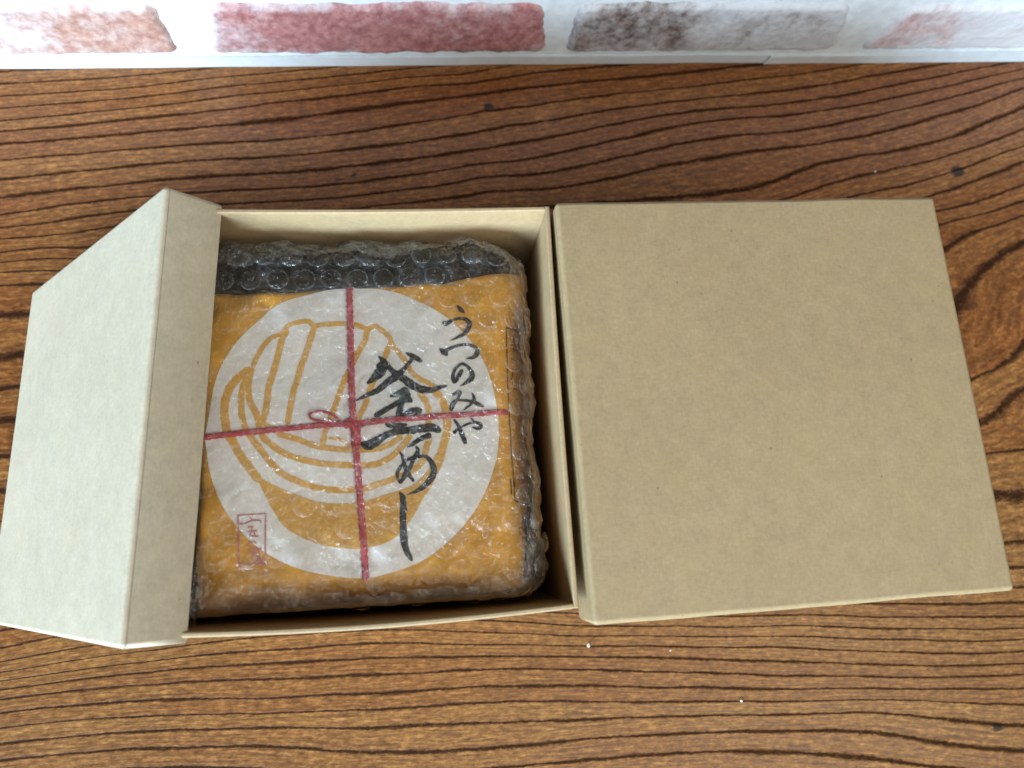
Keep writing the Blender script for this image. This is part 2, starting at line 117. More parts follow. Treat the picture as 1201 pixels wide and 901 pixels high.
class NT:
    """tiny node-tree writer"""
    def __init__(s, name):
        s.m = bpy.data.materials.new(name); s.m.use_nodes = True
        s.t = s.m.node_tree; s.n = s.t.nodes; s.b = s.n['Principled BSDF']; s.out = s.n['Material Output']
    def node(s, typ, props=None, **ins):
        nd = s.n.new(typ)
        for k, v in (props or {}).items(): setattr(nd, k, v)
        for k, v in ins.items():
            key = int(k[1:]) if k[0] == '_' and k[1:].isdigit() else k.replace('_', ' ')
            s.put(nd.inputs[key], v)
        return nd
    def put(s, sock, v):
        if hasattr(v, 'is_output') or isinstance(v, bpy.types.NodeSocket): s.t.links.new(v, sock)
        else: sock.default_value = v
    def math(s, op, a, b=0.0, c=None, clamp=False):
        nd = s.n.new('ShaderNodeMath'); nd.operation = op; nd.use_clamp = clamp
        s.put(nd.inputs[0], a); s.put(nd.inputs[1], b)
        if c is not None: s.put(nd.inputs[2], c)
        return nd.outputs[0]
    def rng(s, v, a, b, c=0.0, d=1.0, smooth=True):
        nd = s.n.new('ShaderNodeMapRange'); nd.interpolation_type = 'SMOOTHSTEP' if smooth else 'LINEAR'
        for i, q in enumerate((v, a, b, c, d)): s.put(nd.inputs[i], q)
        return nd.outputs[0]
    def mix(s, f, a, b, blend='MIX'):
        nd = s.n.new('ShaderNodeMix'); nd.data_type = 'RGBA'; nd.blend_type = blend
        s.put(nd.inputs[0], f); s.put(nd.inputs[6], a); s.put(nd.inputs[7], b)
        return nd.outputs[2]
    def noise(s, vec, scale, detail=4.0, rough=0.55, dist=0.0):
        nd = s.node('ShaderNodeTexNoise', Scale=scale, Detail=detail, Roughness=rough, Distortion=dist)
        s.put(nd.inputs['Vector'], vec); return nd.outputs[0]
    def mapping(s, vec, scale=(1, 1, 1), loc=(0, 0, 0), rot=(0, 0, 0)):
        nd = s.n.new('ShaderNodeMapping'); s.put(nd.inputs[0], vec)
        nd.inputs['Scale'].default_value = scale; nd.inputs['Location'].default_value = loc; nd.inputs['Rotation'].default_value = rot
        return nd.outputs[0]
    def coord(s, which='Object'): return s.node('ShaderNodeTexCoord').outputs[which]
    def bump(s, h, strength, dist):
        nd = s.node('ShaderNodeBump', Strength=strength, Distance=dist); s.put(nd.inputs['Height'], h); s.put(s.b.inputs['Normal'], nd.outputs[0]); return nd
    def set(s, **k):
        for a, v in k.items(): s.put(s.b.inputs[a.replace('_', ' ')], v)
        return s
def C3(r, g, b):
    """sRGB 0-255 to linear"""
    f = lambda c: (c/255/12.92 if c <= 10 else ((c/255+0.055)/1.055)**2.4)
    return (f(r), f(g), f(b), 1)

# ------------------------------------------------------------------ materials
def kraft(name, base, seed):
    n = NT(name); co = n.mapping(n.coord(), loc=(seed, seed*2.3, seed*0.7))
    fine = n.noise(co, 620, 4, 0.65)
    mot = n.noise(co, 140, 4, 0.6)
    big = n.noise(co, 14, 3, 0.5)
    fib = n.noise(n.mapping(co, scale=(1, 0.22, 1)), 1500, 2, 0.5)
    fib2 = n.noise(n.mapping(co, scale=(0.25, 1, 1), rot=(0, 0, 0.6)), 1300, 2, 0.5)
    v = n.math('MULTIPLY_ADD', fine, 0.40, 0.80)
    v = n.math('MULTIPLY_ADD', n.math('SUBTRACT', mot, 0.5), 0.34, v)
    v = n.math('MULTIPLY_ADD', n.math('SUBTRACT', big, 0.5), 0.22, v)
    v = n.math('MULTIPLY_ADD', n.math('SUBTRACT', fib, 0.5), 0.22, v)
    v = n.math('MULTIPLY_ADD', n.math('SUBTRACT', fib2, 0.5), 0.20, v)
    vv = n.node('ShaderNodeCombineColor'); 
    for i in range(3): n.put(vv.inputs[i], v)
    c = n.mix(1.0, base, vv.outputs[0], 'MULTIPLY')
    hue = n.noise(n.mapping(co, loc=(3, 1, 2)), 60, 3, 0.6)
    c = n.mix(n.rng(hue, 0.45, 0.75, 0, 0.18), c, (base[0]*1.12, base[1]*1.0, base[2]*0.80, 1))
    # dark fibre specks in the recycled board
    vo = n.node('ShaderNodeTexVoronoi', {'feature': 'F1'}, Scale=210.0, Randomness=1.0)
    n.put(vo.inputs['Vector'], n.mapping(co, scale=(1, 0.75, 1), rot=(0.2, 0.1, 0.7)))
    rare = n.node('ShaderNodeSeparateColor'); n.put(rare.inputs[0], vo.outputs['Color'])
    sp = n.math('MULTIPLY', n.rng(vo.outputs['Distance'], 0.04, 0.13, 1, 0), n.rng(rare.outputs[0], 0.84, 0.98, 0, 1))
    c = n.mix(n.math('MULTIPLY', sp, 0.55), c, (base[0]*0.30, base[1]*0.26, base[2]*0.2, 1))
    n.set(Base_Color=c, Roughness=0.58); n.b.inputs['Specular IOR Level'].default_value = 0.35
    n.bump(n.math('ADD', fine, fib), 0.25, 0.00012)
    return n.m
KB = (0.335, 0.246, 0.134, 1)  # same kraft, darkened: the closed lid's dimmer light is put into its colour
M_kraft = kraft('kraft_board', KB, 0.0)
M_kraft_lit = kraft('kraft_board_lit', (0.515, 0.455, 0.340, 1), 4.3)  # paler copy for the loose lid, with the window light put into its colour
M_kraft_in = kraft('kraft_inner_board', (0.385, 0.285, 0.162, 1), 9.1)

def wood():
    n = NT('zelkova_wood')
    co = n.coord()
    g = n.node('ShaderNodeAttribute', {'attribute_name': 'ring'}).outputs['Fac']
    sep = n.node('ShaderNodeSeparateXYZ'); n.put(sep.inputs[0], co)
    wob = n.noise(n.mapping(co, scale=(1, 2.0, 1)), 70, 4, 0.6)
    gw = n.math('MULTIPLY_ADD', n.math('SUBTRACT', wob, 0.5), 0.20, g)
    fineW = n.noise(n.mapping(co, scale=(1, 2.5, 1)), 420, 3, 0.65)
    gw = n.math('MULTIPLY_ADD', n.math('SUBTRACT', fineW, 0.5), 0.13, gw)
    fr = n.math('FRACT', n.math('ADD', gw, 0.5))
    t = n.math('SUBTRACT', fr, 0.5)                     # -0.5..0.5, pore line at 0
    idx = n.math('FLOOR', n.math('ADD', gw, 0.5))
    wn = n.node('ShaderNodeTexWhiteNoise', {'noise_dimensions': '1D'}); n.put(wn.inputs['W'], idx)
    wn2 = n.node('ShaderNodeTexWhiteNoise', {'noise_dimensions': '1D'}); n.put(wn2.inputs['W'], n.math('FLOOR', gw))
    width = n.math('MULTIPLY_ADD', wn.outputs['Value'], 0.06, 0.070)
    along = n.noise(n.mapping(co, scale=(1, 3, 1), loc=(2, 5, 1)), 26, 4, 0.6)
    width = n.math('MULTIPLY', width, n.rng(along, 0.3, 0.75, 0.55, 1.5))
    at = n.math('ABSOLUTE', t)
    soft = n.noise(n.mapping(co, scale=(1, 1.5, 1), loc=(7, 7, 0)), 520, 3, 0.7)
    ratio = n.math('MULTIPLY_ADD', n.math('SUBTRACT', soft, 0.5), 1.3, n.math('DIVIDE', at, width))
    line = n.rng(ratio, 0.25, 1.45, 1, 0)
    # faint secondary pore rows inside some rings
    fr2 = n.math('FRACT', n.math('MULTIPLY_ADD', gw, 3.0, 0.37)); t2 = n.math('ABSOLUTE', n.math('SUBTRACT', fr2, 0.5))
    sec = n.math('MULTIPLY', n.rng(n.math('MULTIPLY_ADD', n.math('SUBTRACT', soft, 0.5), 0.35, t2), 0.06, 0.22, 1, 0), n.rng(n.noise(n.mapping(co, scale=(1, 4, 1), loc=(3, 8, 0)), 34, 3, 0.6), 0.42, 0.62, 0, 0.60))
    # latewood side of each ring shades into the line
    late = n.rng(t, -0.42, 0.0, 0, 1)
    late = n.math('MULTIPLY', late, n.rng(t, 0.0, 0.02, 1, 0))
    # fibres follow the ring field
    cv = n.node('ShaderNodeCombineXYZ'); n.put(cv.inputs[0], n.math('MULTIPLY', sep.outputs[0], 42)); n.put(cv.inputs[1], n.math('MULTIPLY', gw, 5.5)); n.put(cv.inputs[2], n.math('MULTIPLY', sep.outputs[1], 30))
    fibre = n.noise(cv.outputs[0], 2.2, 5, 0.65)
    pore = n.noise(n.mapping(co, scale=(1, 3.6, 1)), 620, 2, 0.6)
    dash = n.rng(pore, 0.60, 0.72, 0, 1)
    big = n.noise(n.mapping(co, scale=(1, 1.4, 1), loc=(1.7, 0.4, 0)), 8.0, 3, 0.5)
    mott = n.noise(n.mapping(co, scale=(1, 1.9, 1), loc=(5, 2, 0)), 240, 4, 0.7)
    fibre = n.math('MULTIPLY_ADD', n.math('SUBTRACT', mott, 0.5), 0.95, fibre)
    tone = n.node('ShaderNodeValToRGB'); n.put(tone.inputs[0], fibre)
    e = tone.color_ramp.elements
    e[0].position = 0.25; e[0].color = C3(90, 57, 31)
    e[1].position = 0.78; e[1].color = C3(182, 133, 73)
    m = e.new(0.52); m.color = C3(136, 92, 48)
    c = tone.outputs[0]
    red = n.mix(1.0, c, (0.82, 0.70, 0.66, 1), 'MULTIPLY')
    c = n.mix(n.rng(n.math('MULTIPLY_ADD', wn2.outputs['Value'], 0.5, n.math('MULTIPLY', big, 0.7)), 0.32, 0.85, 0, 0.85), c, red)
    # tone turns redder and duller towards the back of the board
    back = n.rng(n.math('MULTIPLY_ADD', big, 0.10, sep.outputs[1]), 0.0, 0.16, 0, 1)
    c = n.mix(n.math('MULTIPLY', back, 0.60), c, n.mix(1.0, c, (1.02, 0.86, 0.82, 1), 'MULTIPLY'))
    c = n.mix(n.math('MULTIPLY', late, 0.30), c, n.mix(1.0, c, (0.55, 0.42, 0.36, 1), 'MULTIPLY'))
    c = n.mix(n.math('MULTIPLY', dash, 0.40), c, C3(64, 36, 22))
    c = n.mix(sec, c, C3(84, 52, 34))
    brk = n.rng(n.noise(n.mapping(co, scale=(1, 2, 1)), 300, 2, 0.6), 0.25, 0.5, 0.72, 1)
    c = n.mix(n.math('MULTIPLY', n.math('MULTIPLY', line, brk), 0.92), c, C3(40, 22, 12))
    kn = n.node('ShaderNodeAttribute', {'attribute_name': 'knot'}).outputs['Fac']
    kn = n.rng(n.math('MULTIPLY_ADD', n.math('SUBTRACT', fineW, 0.5), 0.9, kn), 0.35, 0.62, 0, 1)
    c = n.mix(n.math('MULTIPLY', kn, 0.9), c, C3(26, 19, 16))
    rough = n.math('MULTIPLY_ADD', line, 0.35, n.math('MULTIPLY_ADD', fibre, 0.22, 0.26), clamp=True)
    n.set(Base_Color=c, Roughness=rough, Specular_IOR_Level=n.math('MULTIPLY', n.math('SUBTRACT', 1.0, n.math('MULTIPLY', line, 0.85)), 0.36))
    h = n.math('MULTIPLY', n.math('ADD', line, n.math('MULTIPLY', dash, 0.5)), -1.0)
    h = n.math('MULTIPLY_ADD', fibre, 0.5, h)
    n.bump(h, 0.28, 0.0004)
    return n.m
M_wood = wood()

def plain(name, colour, rough=0.6, spec=0.4, nscale=300, amt=0.25, bump=0.0, bdist=0.0002):
    n = NT(name); co = n.coord()
    a = n.noise(co, nscale, 4, 0.6)
    c = n.mix(n.rng(a, 0.3, 0.7, 0, 1), tuple(q*(1-amt) for q in colour[:3])+(1,), tuple(min(1, q*(1+amt*0.6)) for q in colour[:3])+(1,))
    n.set(Base_Color=c, Roughness=rough); n.b.inputs['Specular IOR Level'].default_value = spec
    if bump: n.bump(a, bump, bdist)
    return n.m
M_paper = plain('orange_paper', C3(230, 172, 54), 0.6, 0.35, 260, 0.12, 0.3, 0.0003)
M_white = plain('white_print', C3(245, 248, 249), 0.65, 0.3, 400, 0.05, 0.2, 0.0002)
M_print = plain('ochre_print', C3(230, 180, 82), 0.6, 0.35, 700, 0.14)
M_string = plain('red_string', C3(204, 84, 94), 0.85, 0.2, 1500, 0.45, 0.8, 0.0006)
M_stamp = plain('stamp_red', C3(208, 128, 130), 0.7, 0.2, 1500, 0.25)
M_side_ink = plain('side_ink', C3(70, 40, 20), 0.7, 0.2, 1500, 0.2)
M_pot = plain('black_pot', C3(52, 46, 40), 0.5, 0.5, 80, 0.2)
M_crumb = plain('paper_crumb', C3(225, 220, 210), 0.8, 0.3, 900, 0.15)
M_mortar = plain('white_mortar', C3(216, 221, 225), 0.85, 0.25, 160, 0.10, 0.5, 0.0008)
M_strip = plain('white_strip', C3(208, 214, 219), 0.6, 0.3, 120, 0.06)
def ink():
    n = NT('brush_ink'); co = n.coord()
    dry = n.noise(n.mapping(co, scale=(1, 0.35, 1)), 1100, 3, 0.65)
    c = n.mix(n.rng(dry, 0.55, 0.72, 0, 0.7), C3(17, 20, 20), C3(72, 80, 78))
    n.set(Base_Color=c, Roughness=0.5); n.b.inputs['Specular IOR Level'].default_value = 0.3
    return n.m
M_ink = ink()
def brick_mat(name, dark, light, wash, xfade):
    """faded brick face with a worn whitewash; xfade = (x where wash is weak, x where it is strong)"""
    n = NT(name); co = n.coord()
    a = n.noise(co, 55, 6, 0.7); b = n.noise(n.mapping(co, loc=(4, 2, 7)), 170, 5, 0.7); d = n.noise(n.mapping(co, loc=(1, 9, 3)), 26, 4, 0.6)
    c = n.mix(n.rng(b, 0.3, 0.7, 0, 1), dark, light)
    sep = n.node('ShaderNodeSeparateXYZ'); n.put(sep.inputs[0], co)
    k = n.rng(sep.outputs[0], xfade[0], xfade[1], -0.10, 0.16, False)
    w = n.math('ADD', n.math('MULTIPLY_ADD', d, 0.55, n.math('MULTIPLY', a, 0.55)), k)
    w = n.math('MULTIPLY_ADD', b, 0.25, w)
    ed = n.node('ShaderNodeAttribute', {'attribute_name': 'edge'}).outputs['Fac']
    w = n.math('MULTIPLY_ADD', n.math('SUBTRACT', 1.0, ed), 0.15, w)
    c = n.mix(n.rng(w, wash-0.22, wash+0.16, 0, 0.88), c, C3(206, 208, 212))
    n.set(Base_Color=c, Roughness=0.85); n.b.inputs['Specular IOR Level'].default_value = 0.25
    n.bump(n.math('ADD', a, b), 0.6, 0.0012)
    return n.m
def film(name, haze, gloss=0.05, rough=0.11):
    """thin clear polythene: mostly transparent, Fresnel gloss, faint milky scatter"""
    n = NT(name); co = n.coord()
    a = n.noise(co, 150, 4, 0.65); b = n.noise(n.mapping(co, scale=(1, 0.4, 0.7), loc=(3, 1, 0)), 420, 3, 0.6)
    n.n.remove(n.b)
    bp = n.node('ShaderNodeBump', Strength=1.0, Distance=0.0015); vo = n.node('ShaderNodeTexVoronoi', {'feature': 'F1'}, Scale=520.0); n.put(vo.inputs['Vector'], n.mapping(co, scale=(1, 0.6, 0.8), rot=(0, 0, 0.5)))
    n.put(bp.inputs['Height'], n.math('MULTIPLY_ADD', vo.outputs['Distance'], 0.55, n.math('ADD', a, b)))
    tr = n.node('ShaderNodeBsdfTransparent'); tr.inputs[0].default_value = (0.992, 0.992, 0.992, 1)
    gl = n.node('ShaderNodeBsdfGlossy', Roughness=rough); gl.inputs[0].default_value = (1, 1, 1, 1); n.put(gl.inputs['Normal'], bp.outputs[0])
    df = n.node('ShaderNodeBsdfDiffuse'); df.inputs[0].default_value = (0.90, 0.93, 0.95, 1); n.put(df.inputs['Normal'], bp.outputs[0])
    tl = n.node('ShaderNodeBsdfTranslucent'); tl.inputs[0].default_value = (0.90, 0.93, 0.95, 1)
    dd = n.node('ShaderNodeMixShader'); dd.inputs[0].default_value = 0.5; n.put(dd.inputs[1], df.outputs[0]); n.put(dd.inputs[2], tl.outputs[0])
    lw = n.node('ShaderNodeFresnel', IOR=1.24)
    hz = n.math('MULTIPLY', n.rng(a, 0.35, 0.75, 0.5, 1.8), haze)
    m1 = n.node('ShaderNodeMixShader'); n.put(m1.inputs[0], hz); n.put(m1.inputs[1], tr.outputs[0]); n.put(m1.inputs[2], dd.outputs[0])
    m2 = n.node('ShaderNodeMixShader'); n.put(m2.inputs[0], n.math('ADD', n.math('MULTIPLY', lw.outputs[0], 0.9), gloss, clamp=True)); n.put(m2.inputs[1], m1.outputs[0]); n.put(m2.inputs[2], gl.outputs[0])
    n.t.links.new(m2.outputs[0], n.out.inputs[0])
    return n.m
M_film = film('clear_film', 0.07, 0.022)
M_bubble = film('clear_bubble', 0.012, 0.012)
M_rim = film('bubble_rim', 0.09, 0.03)
M_flap = film('wrinkled_film', 0.11, 0.03)

# ------------------------------------------------------------------ table top with traced growth rings
def build_table():
    P = np.array(GRAIN, float); X = P[:, :2]/1000*np.array([0.35, 1.0])/0.05; val = P[:, 2]
    def ker(d2): return 0.5*d2*np.log(d2+1e-12)
    d2 = ((X[:, None]-X[None])**2).sum(-1); N = len(X)
    A = np.zeros((N+3, N+3)); A[:N, :N] = ker(d2)+np.eye(N)*0.02; A[:N, N] = 1; A[:N, N+1:] = X; A[N:, :N] = A[:N, N:].T
    w = np.linalg.solve(A, np.r_[val, 0, 0, 0])
    nx, ny = 330, 250
    xs = np.linspace(-0.45, 0.60, nx); ys = np.linspace(-0.34, 0.2841, ny)
    gx, gy = np.meshgrid(xs, ys); Q = np.c_[gx.ravel(), gy.ravel()]
    cl = Q.copy(); cl[:, 0] = np.clip(cl[:, 0], -0.30, 0.48)
    q = cl*np.array([0.35, 1.0])/0.05
    g = np.zeros(len(q))
    for i in range(0, len(q), 8000):
        d = ((q[i:i+8000, None]-X[None])**2).sum(-1)
        g[i:i+8000] = ker(d)@w[:N]+w[N]+q[i:i+8000]@w[N+1:]
    kn = np.zeros(len(Q))
    for kx, ky, rx, ry in ((0.3423, 0.2058, 0.0055, 0.0045), (0.2918, -0.1135, 0.0042, 0.0024), (0.0514, 0.2555, 0.004, 0.003), (-0.0368, 0.2118, 0.0026, 0.0012), (-0.029, 0.2141, 0.0015, 0.001)):
        kn = np.maximum(kn, np.exp(-((Q[:, 0]-kx)/rx)**2-((Q[:, 1]-ky)/ry)**2))
    verts = [(x, y, 0.0) for x, y in Q]; faces = []
    for j in range(ny-1):
        for i in range(nx-1):
            a = j*nx+i; faces.append((a, a+1, a+nx+1, a+nx))
    # underside rim so that the board has a thickness
    b0 = len(verts)
    ring = [i for i in range(nx)]+[j*nx+nx-1 for j in range(1, ny)]+[(ny-1)*nx+i for i in range(nx-2, -1, -1)]+[j*nx for j in range(ny-2, 0, -1)]
    for i in ring: verts.append((verts[i][0], verts[i][1], -0.035))
    m = len(ring)
    for k in range(m): faces.append((ring[(k+1) % m], ring[k], b0+k, b0+(k+1) % m))
    me = mesh('table', verts, faces)
    full = np.zeros(len(verts)); full[:len(g)] = g; full[len(g):] = g[ring]
    at = me.attributes.new('ring', 'FLOAT', 'POINT'); at.data.foreach_set('value', full.astype(np.float32))
    fk = np.zeros(len(verts)); fk[:len(kn)] = kn
    at = me.attributes.new('knot', 'FLOAT', 'POINT'); at.data.foreach_set('value', fk.astype(np.float32))
    o = link('table', me, M_wood)
    tag(o, 'brown wooden table top with dark wavy grain lines', 'table', kind='structure')
    return o
build_table()

# ------------------------------------------------------------------ brick wall at the back of the table
WY = 0.2844
def build_wall():
    bm = bmesh.new()
    bmesh.ops.create_cube(bm, size=1, matrix=Matrix.Translation((0.075, WY+0.0112, 0.040)) @ Matrix.Diagonal((1.05, 0.02, 0.15, 1)))
    me = bpy.data.meshes.new('wall'); bm.to_mesh(me); bm.free()
    wall = link('wall', me, M_mortar)
    tag(wall, 'whitewashed faded brick wall behind the table', 'wall', kind='structure')
    # (left x at foot, left x at head, right x at foot, right x at head)
    specs = [((-0.330, -0.330, -0.119, -0.121), 0.0100, 0.0505, 3.0, C3(150, 108, 96), C3(186, 150, 136), 0.84, (-0.11, -0.25), 'pale whitewashed brick with a rosy right end'),
             ((-0.1045, -0.0945, 0.0872, 0.0812), 0.0095, 0.0512, 9.0, C3(142, 86, 86), C3(186, 132, 128), 0.80, (-0.02, -0.15), 'dusty red brick with white worn left end'),
             ((0.0975, 0.0990, 0.2690, 0.2590), 0.0095, 0.0520, 15.0, C3(84, 68, 64), C3(158, 140, 134), 0.70, (0.12, 0.25), 'dark brown brick fading to grey white'),
             ((0.2830, 0.2960, 0.4700, 0.4700), 0.0100, 0.0500, 21.0, C3(170, 128, 128), C3(212, 180, 176), 0.66, (0.27, 0.37), 'pale pink brick almost covered in whitewash')]
    for k, ((x0, x0t, x1, x1t), z0, z1, sd, dk, lt, wash, xf, lab) in enumerate(specs):
        nx, nz = 150, 40
        verts, faces, edge = [], [], []
        for j in range(nz+1):
            tz = j/nz; z = z0-0.002+(z1-z0+0.004)*tz; th = (z-z0)/(z1-z0)
            a = x0+(x0t-x0)*th; b = x1+(x1t-x1)*th
            for i in range(nx+1):
                x = a-0.003+(b-a+0.006)*i/nx
                w1 = 0.0016*noise.noise((x*90, z*90, sd))+0.0009*noise.noise((x*300, z*300, sd+2))
                e = min(x-a, b-x, z-z0, z1-z)
                # round the corners
                cx = min(x-a, b-x); cz = min(z-z0, z1-z); rc = 0.007
                if cx < rc and cz < rc: e = rc-math.hypot(rc-cx, rc-cz)
                e += w1
                s = sstep(-0.0010, 0.0042, e)
                h = -0.0012+s*(0.0036+0.0007*noise.noise((x*60, z*60, sd+5))+0.0004*noise.noise((x*260, z*260, sd)))
                verts.append((x, WY+0.0012-h, z)); edge.append(sstep(-0.001, 0.009, e))
        for j in range(nz):
            for i in range(nx):
                q = j*(nx+1)+i; faces.append((q, q+1, q+nx+2, q+nx+1))
        me = mesh('brick', verts, faces); me.attributes.new('edge', 'FLOAT', 'POINT').data.foreach_set('value', edge)
        o = link('brick', me, brick_mat('brick_face_%d' % k, dk, lt, wash, xf), wall, True)
        o['label'] = lab
    # white skirting strips at the foot of the wall: two lengths that meet in a slanting joint
    for (xa, xb, sa, sb, zt, yy, lab) in ((-0.44, 0.2262, 0, 0.0022, 0.0078, 0.0020, 'left length of white strip ending in slanted joint'), (0.2266, 0.59, 0.0022, 0, 0.0072, 0.0030, 'right length of white strip set slightly forward')):
        n_ = 90; v = []; f_ = []
        for i in range(n_+1):
            t = i/n_
            for zz in (0.0004, zt):
                sh = (sa*(1-t)+sb*t)*(zz/zt) if (t == 0 or t == 1) else 0
                x = xa+(xb-xa)*t+sh
                wv = 0.0004*noise.noise((x*25, zz*10, 4.0))
                zc = zz+(0.0006*noise.noise((x*40, 2.0, 1.0)) if zz > 0.002 else 0)
                v.append((x, WY+0.0012-yy+wv, zc)); v.append((x, WY+0.0008, zc))
        for i in range(n_):
            q = i*4
            f_ += [(q, q+4, q+6, q+2), (q+2, q+6, q+7, q+3), (q+1, q+3, q+7, q+5), (q, q+1, q+5, q+4)]
        f_ += [(0, 2, 3, 1), (n_*4, n_*4+1, n_*4+3, n_*4+2)]
        o = link('skirting_strip', mesh('skirting_strip', v, f_), M_strip, wall); o['label'] = lab
build_wall()

# ------------------------------------------------------------------ cardboard boxes
def slab(name, x0, x1, y0, y1, z0, z1, mat, parent, round_edges=None, r=0.001, bow=None, nseg=1):
    """board panel; round_edges(edge midpoint, direction) picks the edges to round; bow bends the panel"""
    bm = bmesh.new()
    bmesh.ops.create_cube(bm, size=1, matrix=Matrix.Translation(((x0+x1)/2, (y0+y1)/2, (z0+z1)/2)) @ Matrix.Diagonal((x1-x0, y1-y0, z1-z0, 1)))
    if round_edges:
        es = [e for e in bm.edges if round_edges((e.verts[0].co+e.verts[1].co)/2, (e.verts[1].co-e.verts[0].co).normalized())]
        if es: bmesh.ops.bevel(bm, geom=es, offset=r, segments=4, profile=0.5, affect='EDGES')
    if bow:
        ax = 0 if (x1-x0) > (y1-y0) else 1
        lo, hi = (x0, x1) if ax == 0 else (y0, y1)
        for k in range(1, nseg):
            p = lo+(hi-lo)*k/nseg; co = [0, 0, 0]; co[ax] = p; no = [0, 0, 0]; no[ax] = 1
            bmesh.ops.bisect_plane(bm, geom=bm.verts[:]+bm.edges[:]+bm.faces[:], plane_co=co, plane_no=no)
        for v in bm.verts: v.co = bow(v.co)
    me = bpy.data.meshes.new(name); bm.to_mesh(me); bm.free()
    o = link(name, me, mat, parent)
    for p in me.polygons: p.use_smooth = True
    md = o.modifiers.new('n', 'WEIGHTED_NORMAL'); md.keep_sharp = False
    me.set_sharp_from_angle(angle=math.radians(50))
    return o
def lid(parent, ax, ay, d, mat, t=0.0022, r=0.0019):
    """shallow lid, top face at local z = 0, centred on the origin"""
    hx, hy = ax/2, ay/2; e = 1e-4
    def wav(seed, amp):
        return lambda c: Vector((c.x+amp*noise.noise((c.y*35, c.z*30, seed)), c.y+amp*noise.noise((c.x*35, c.z*30, seed+3)), c.z+amp*noise.noise((c.x*22, c.y*22, seed+7))))
    slab('top_panel', -hx, hx, -hy, hy, -t, 0, mat, parent,
         lambda m, dr: m.z > -e or abs(dr.z) > 0.9, r, wav(1.0, 0.0004), 14)
    for s in (-1, 1):
        slab('side_panel', s*hx if s < 0 else hx-t, -hx+t if s < 0 else hx, -hy, hy, -d, -t, mat, parent,
             lambda m, dr, s=s: (abs(dr.z) > 0.9 and m.x*s > hx-e) , r, wav(1.0, 0.0004), 14)
        slab('side_panel', -hx+t, hx-t, s*hy if s < 0 else hy-t, -hy+t if s < 0 else hy, -d, -t, mat, parent, None, r, wav(1.0, 0.0004), 14)

# closed carton on the right
RB = frame(0.13733, 0.05005, 0, -0.01635)
cb = empty('closed_box', RB)
tag(cb, 'closed kraft cardboard box with flat lid, right of the opened box', 'box')
lid_e = bpy.data.objects.new('lid', None); col.objects.link(lid_e); lid_e.parent = cb; lid_e.location = (0, 0, 0.12835); lid_e.empty_display_size = 0.02
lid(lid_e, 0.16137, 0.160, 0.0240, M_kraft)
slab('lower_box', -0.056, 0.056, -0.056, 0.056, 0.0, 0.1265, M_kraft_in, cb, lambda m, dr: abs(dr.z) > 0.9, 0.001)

# opened carton
OB = frame(-0.02305, 0.05705, 0, -0.02944)
ob = empty('opened_box', OB)
tag(ob, 'opened kraft cardboard box holding the bubble wrapped parcel', 'box')
oh, t = 0.12334, 0.0019
hx1, hy = 0.07736, 0.07736
hx0 = -0.0742                         # left wall
rim = lambda m, dr: m.z > oh-1e-4 and abs(dr.z) < 0.5
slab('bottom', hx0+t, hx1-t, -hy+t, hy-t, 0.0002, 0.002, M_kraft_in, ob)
def bow_near(c):
    k = math.cos(math.pi*c.x/(2*0.0775)); return Vector((c.x, c.y-0.0023*k*(0.35+0.65*c.z/oh)-0.0, c.z))
def bow_far(c):
    k = math.cos(math.pi*c.x/(2*0.0775)); return Vector((c.x, c.y-0.0008*k*(c.z/oh), c.z))
def bow_right(c):
    k = math.cos(math.pi*c.y/(2*0.0775)); return Vector((c.x-0.0006*k*(c.z/oh), c.y, c.z))
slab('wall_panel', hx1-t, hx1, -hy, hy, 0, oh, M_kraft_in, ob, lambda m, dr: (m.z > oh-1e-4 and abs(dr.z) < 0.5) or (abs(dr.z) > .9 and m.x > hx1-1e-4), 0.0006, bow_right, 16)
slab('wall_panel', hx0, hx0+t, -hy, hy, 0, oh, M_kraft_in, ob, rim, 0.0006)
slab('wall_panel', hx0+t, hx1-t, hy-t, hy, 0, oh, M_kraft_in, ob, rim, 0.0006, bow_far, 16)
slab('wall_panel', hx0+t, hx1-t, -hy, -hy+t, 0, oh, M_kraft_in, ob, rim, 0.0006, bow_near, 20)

# loose lid leaning on the opened carton
A = Vector((-0.086354, 0.13929, 0.135875)); nd = Vector((-0.075168, -0.997171, 0.000775)); fd = Vector((-0.645389, 0.048058, -0.762341)); sd = Vector((0.760146, -0.057804, -0.647176))
ex, ey, ez = (-fd).normalized(), (-nd).normalized(), (-sd).normalized()
ctr = A+nd*0.08+fd*0.08
LM = Matrix((ex, ey, ez)).transposed().to_4x4(); LM.translation = ctr
ll = empty('loose_lid', LM)
tag(ll, 'kraft box lid tilted on edge, leaning on the opened box', 'lid')
lid(ll, 0.16, 0.16, 0.02157, M_kraft_lit)

# ------------------------------------------------------------------ parcel: a pot under a sheet of printed paper tied with string
PM = frame(PC[0], PC[1], 0, PROT)
pc = empty('parcel', PM)
tag(pc, 'orange printed paper parcel tied with red string inside the opened box', 'parcel')
def lathe(name, prof, mat, parent, seg=64):
    v, f_ = [], []
    for r, z in prof:
        for k in range(seg):
            a = 2*math.pi*k/seg; v.append((r*math.cos(a), r*math.sin(a), z))
    for i in range(len(prof)-1):
        for k in range(seg):
            a, b = i*seg+k, i*seg+(k+1) % seg; f_.append((a, b, b+seg, a+seg))
    return link(name, mesh(name, v, f_), mat, parent, True)
lathe('pot', [(0.001, 0.003), (0.045, 0.003), (0.056, 0.02), (0.061, 0.05), (0.061, 0.078), (0.0645, 0.081), (0.0655, 0.087), (0.0645, 0.091), (0.059, 0.093), (0.055, 0.102), (0.051, 0.1065), (0.001, 0.1065)], M_pot, pc)
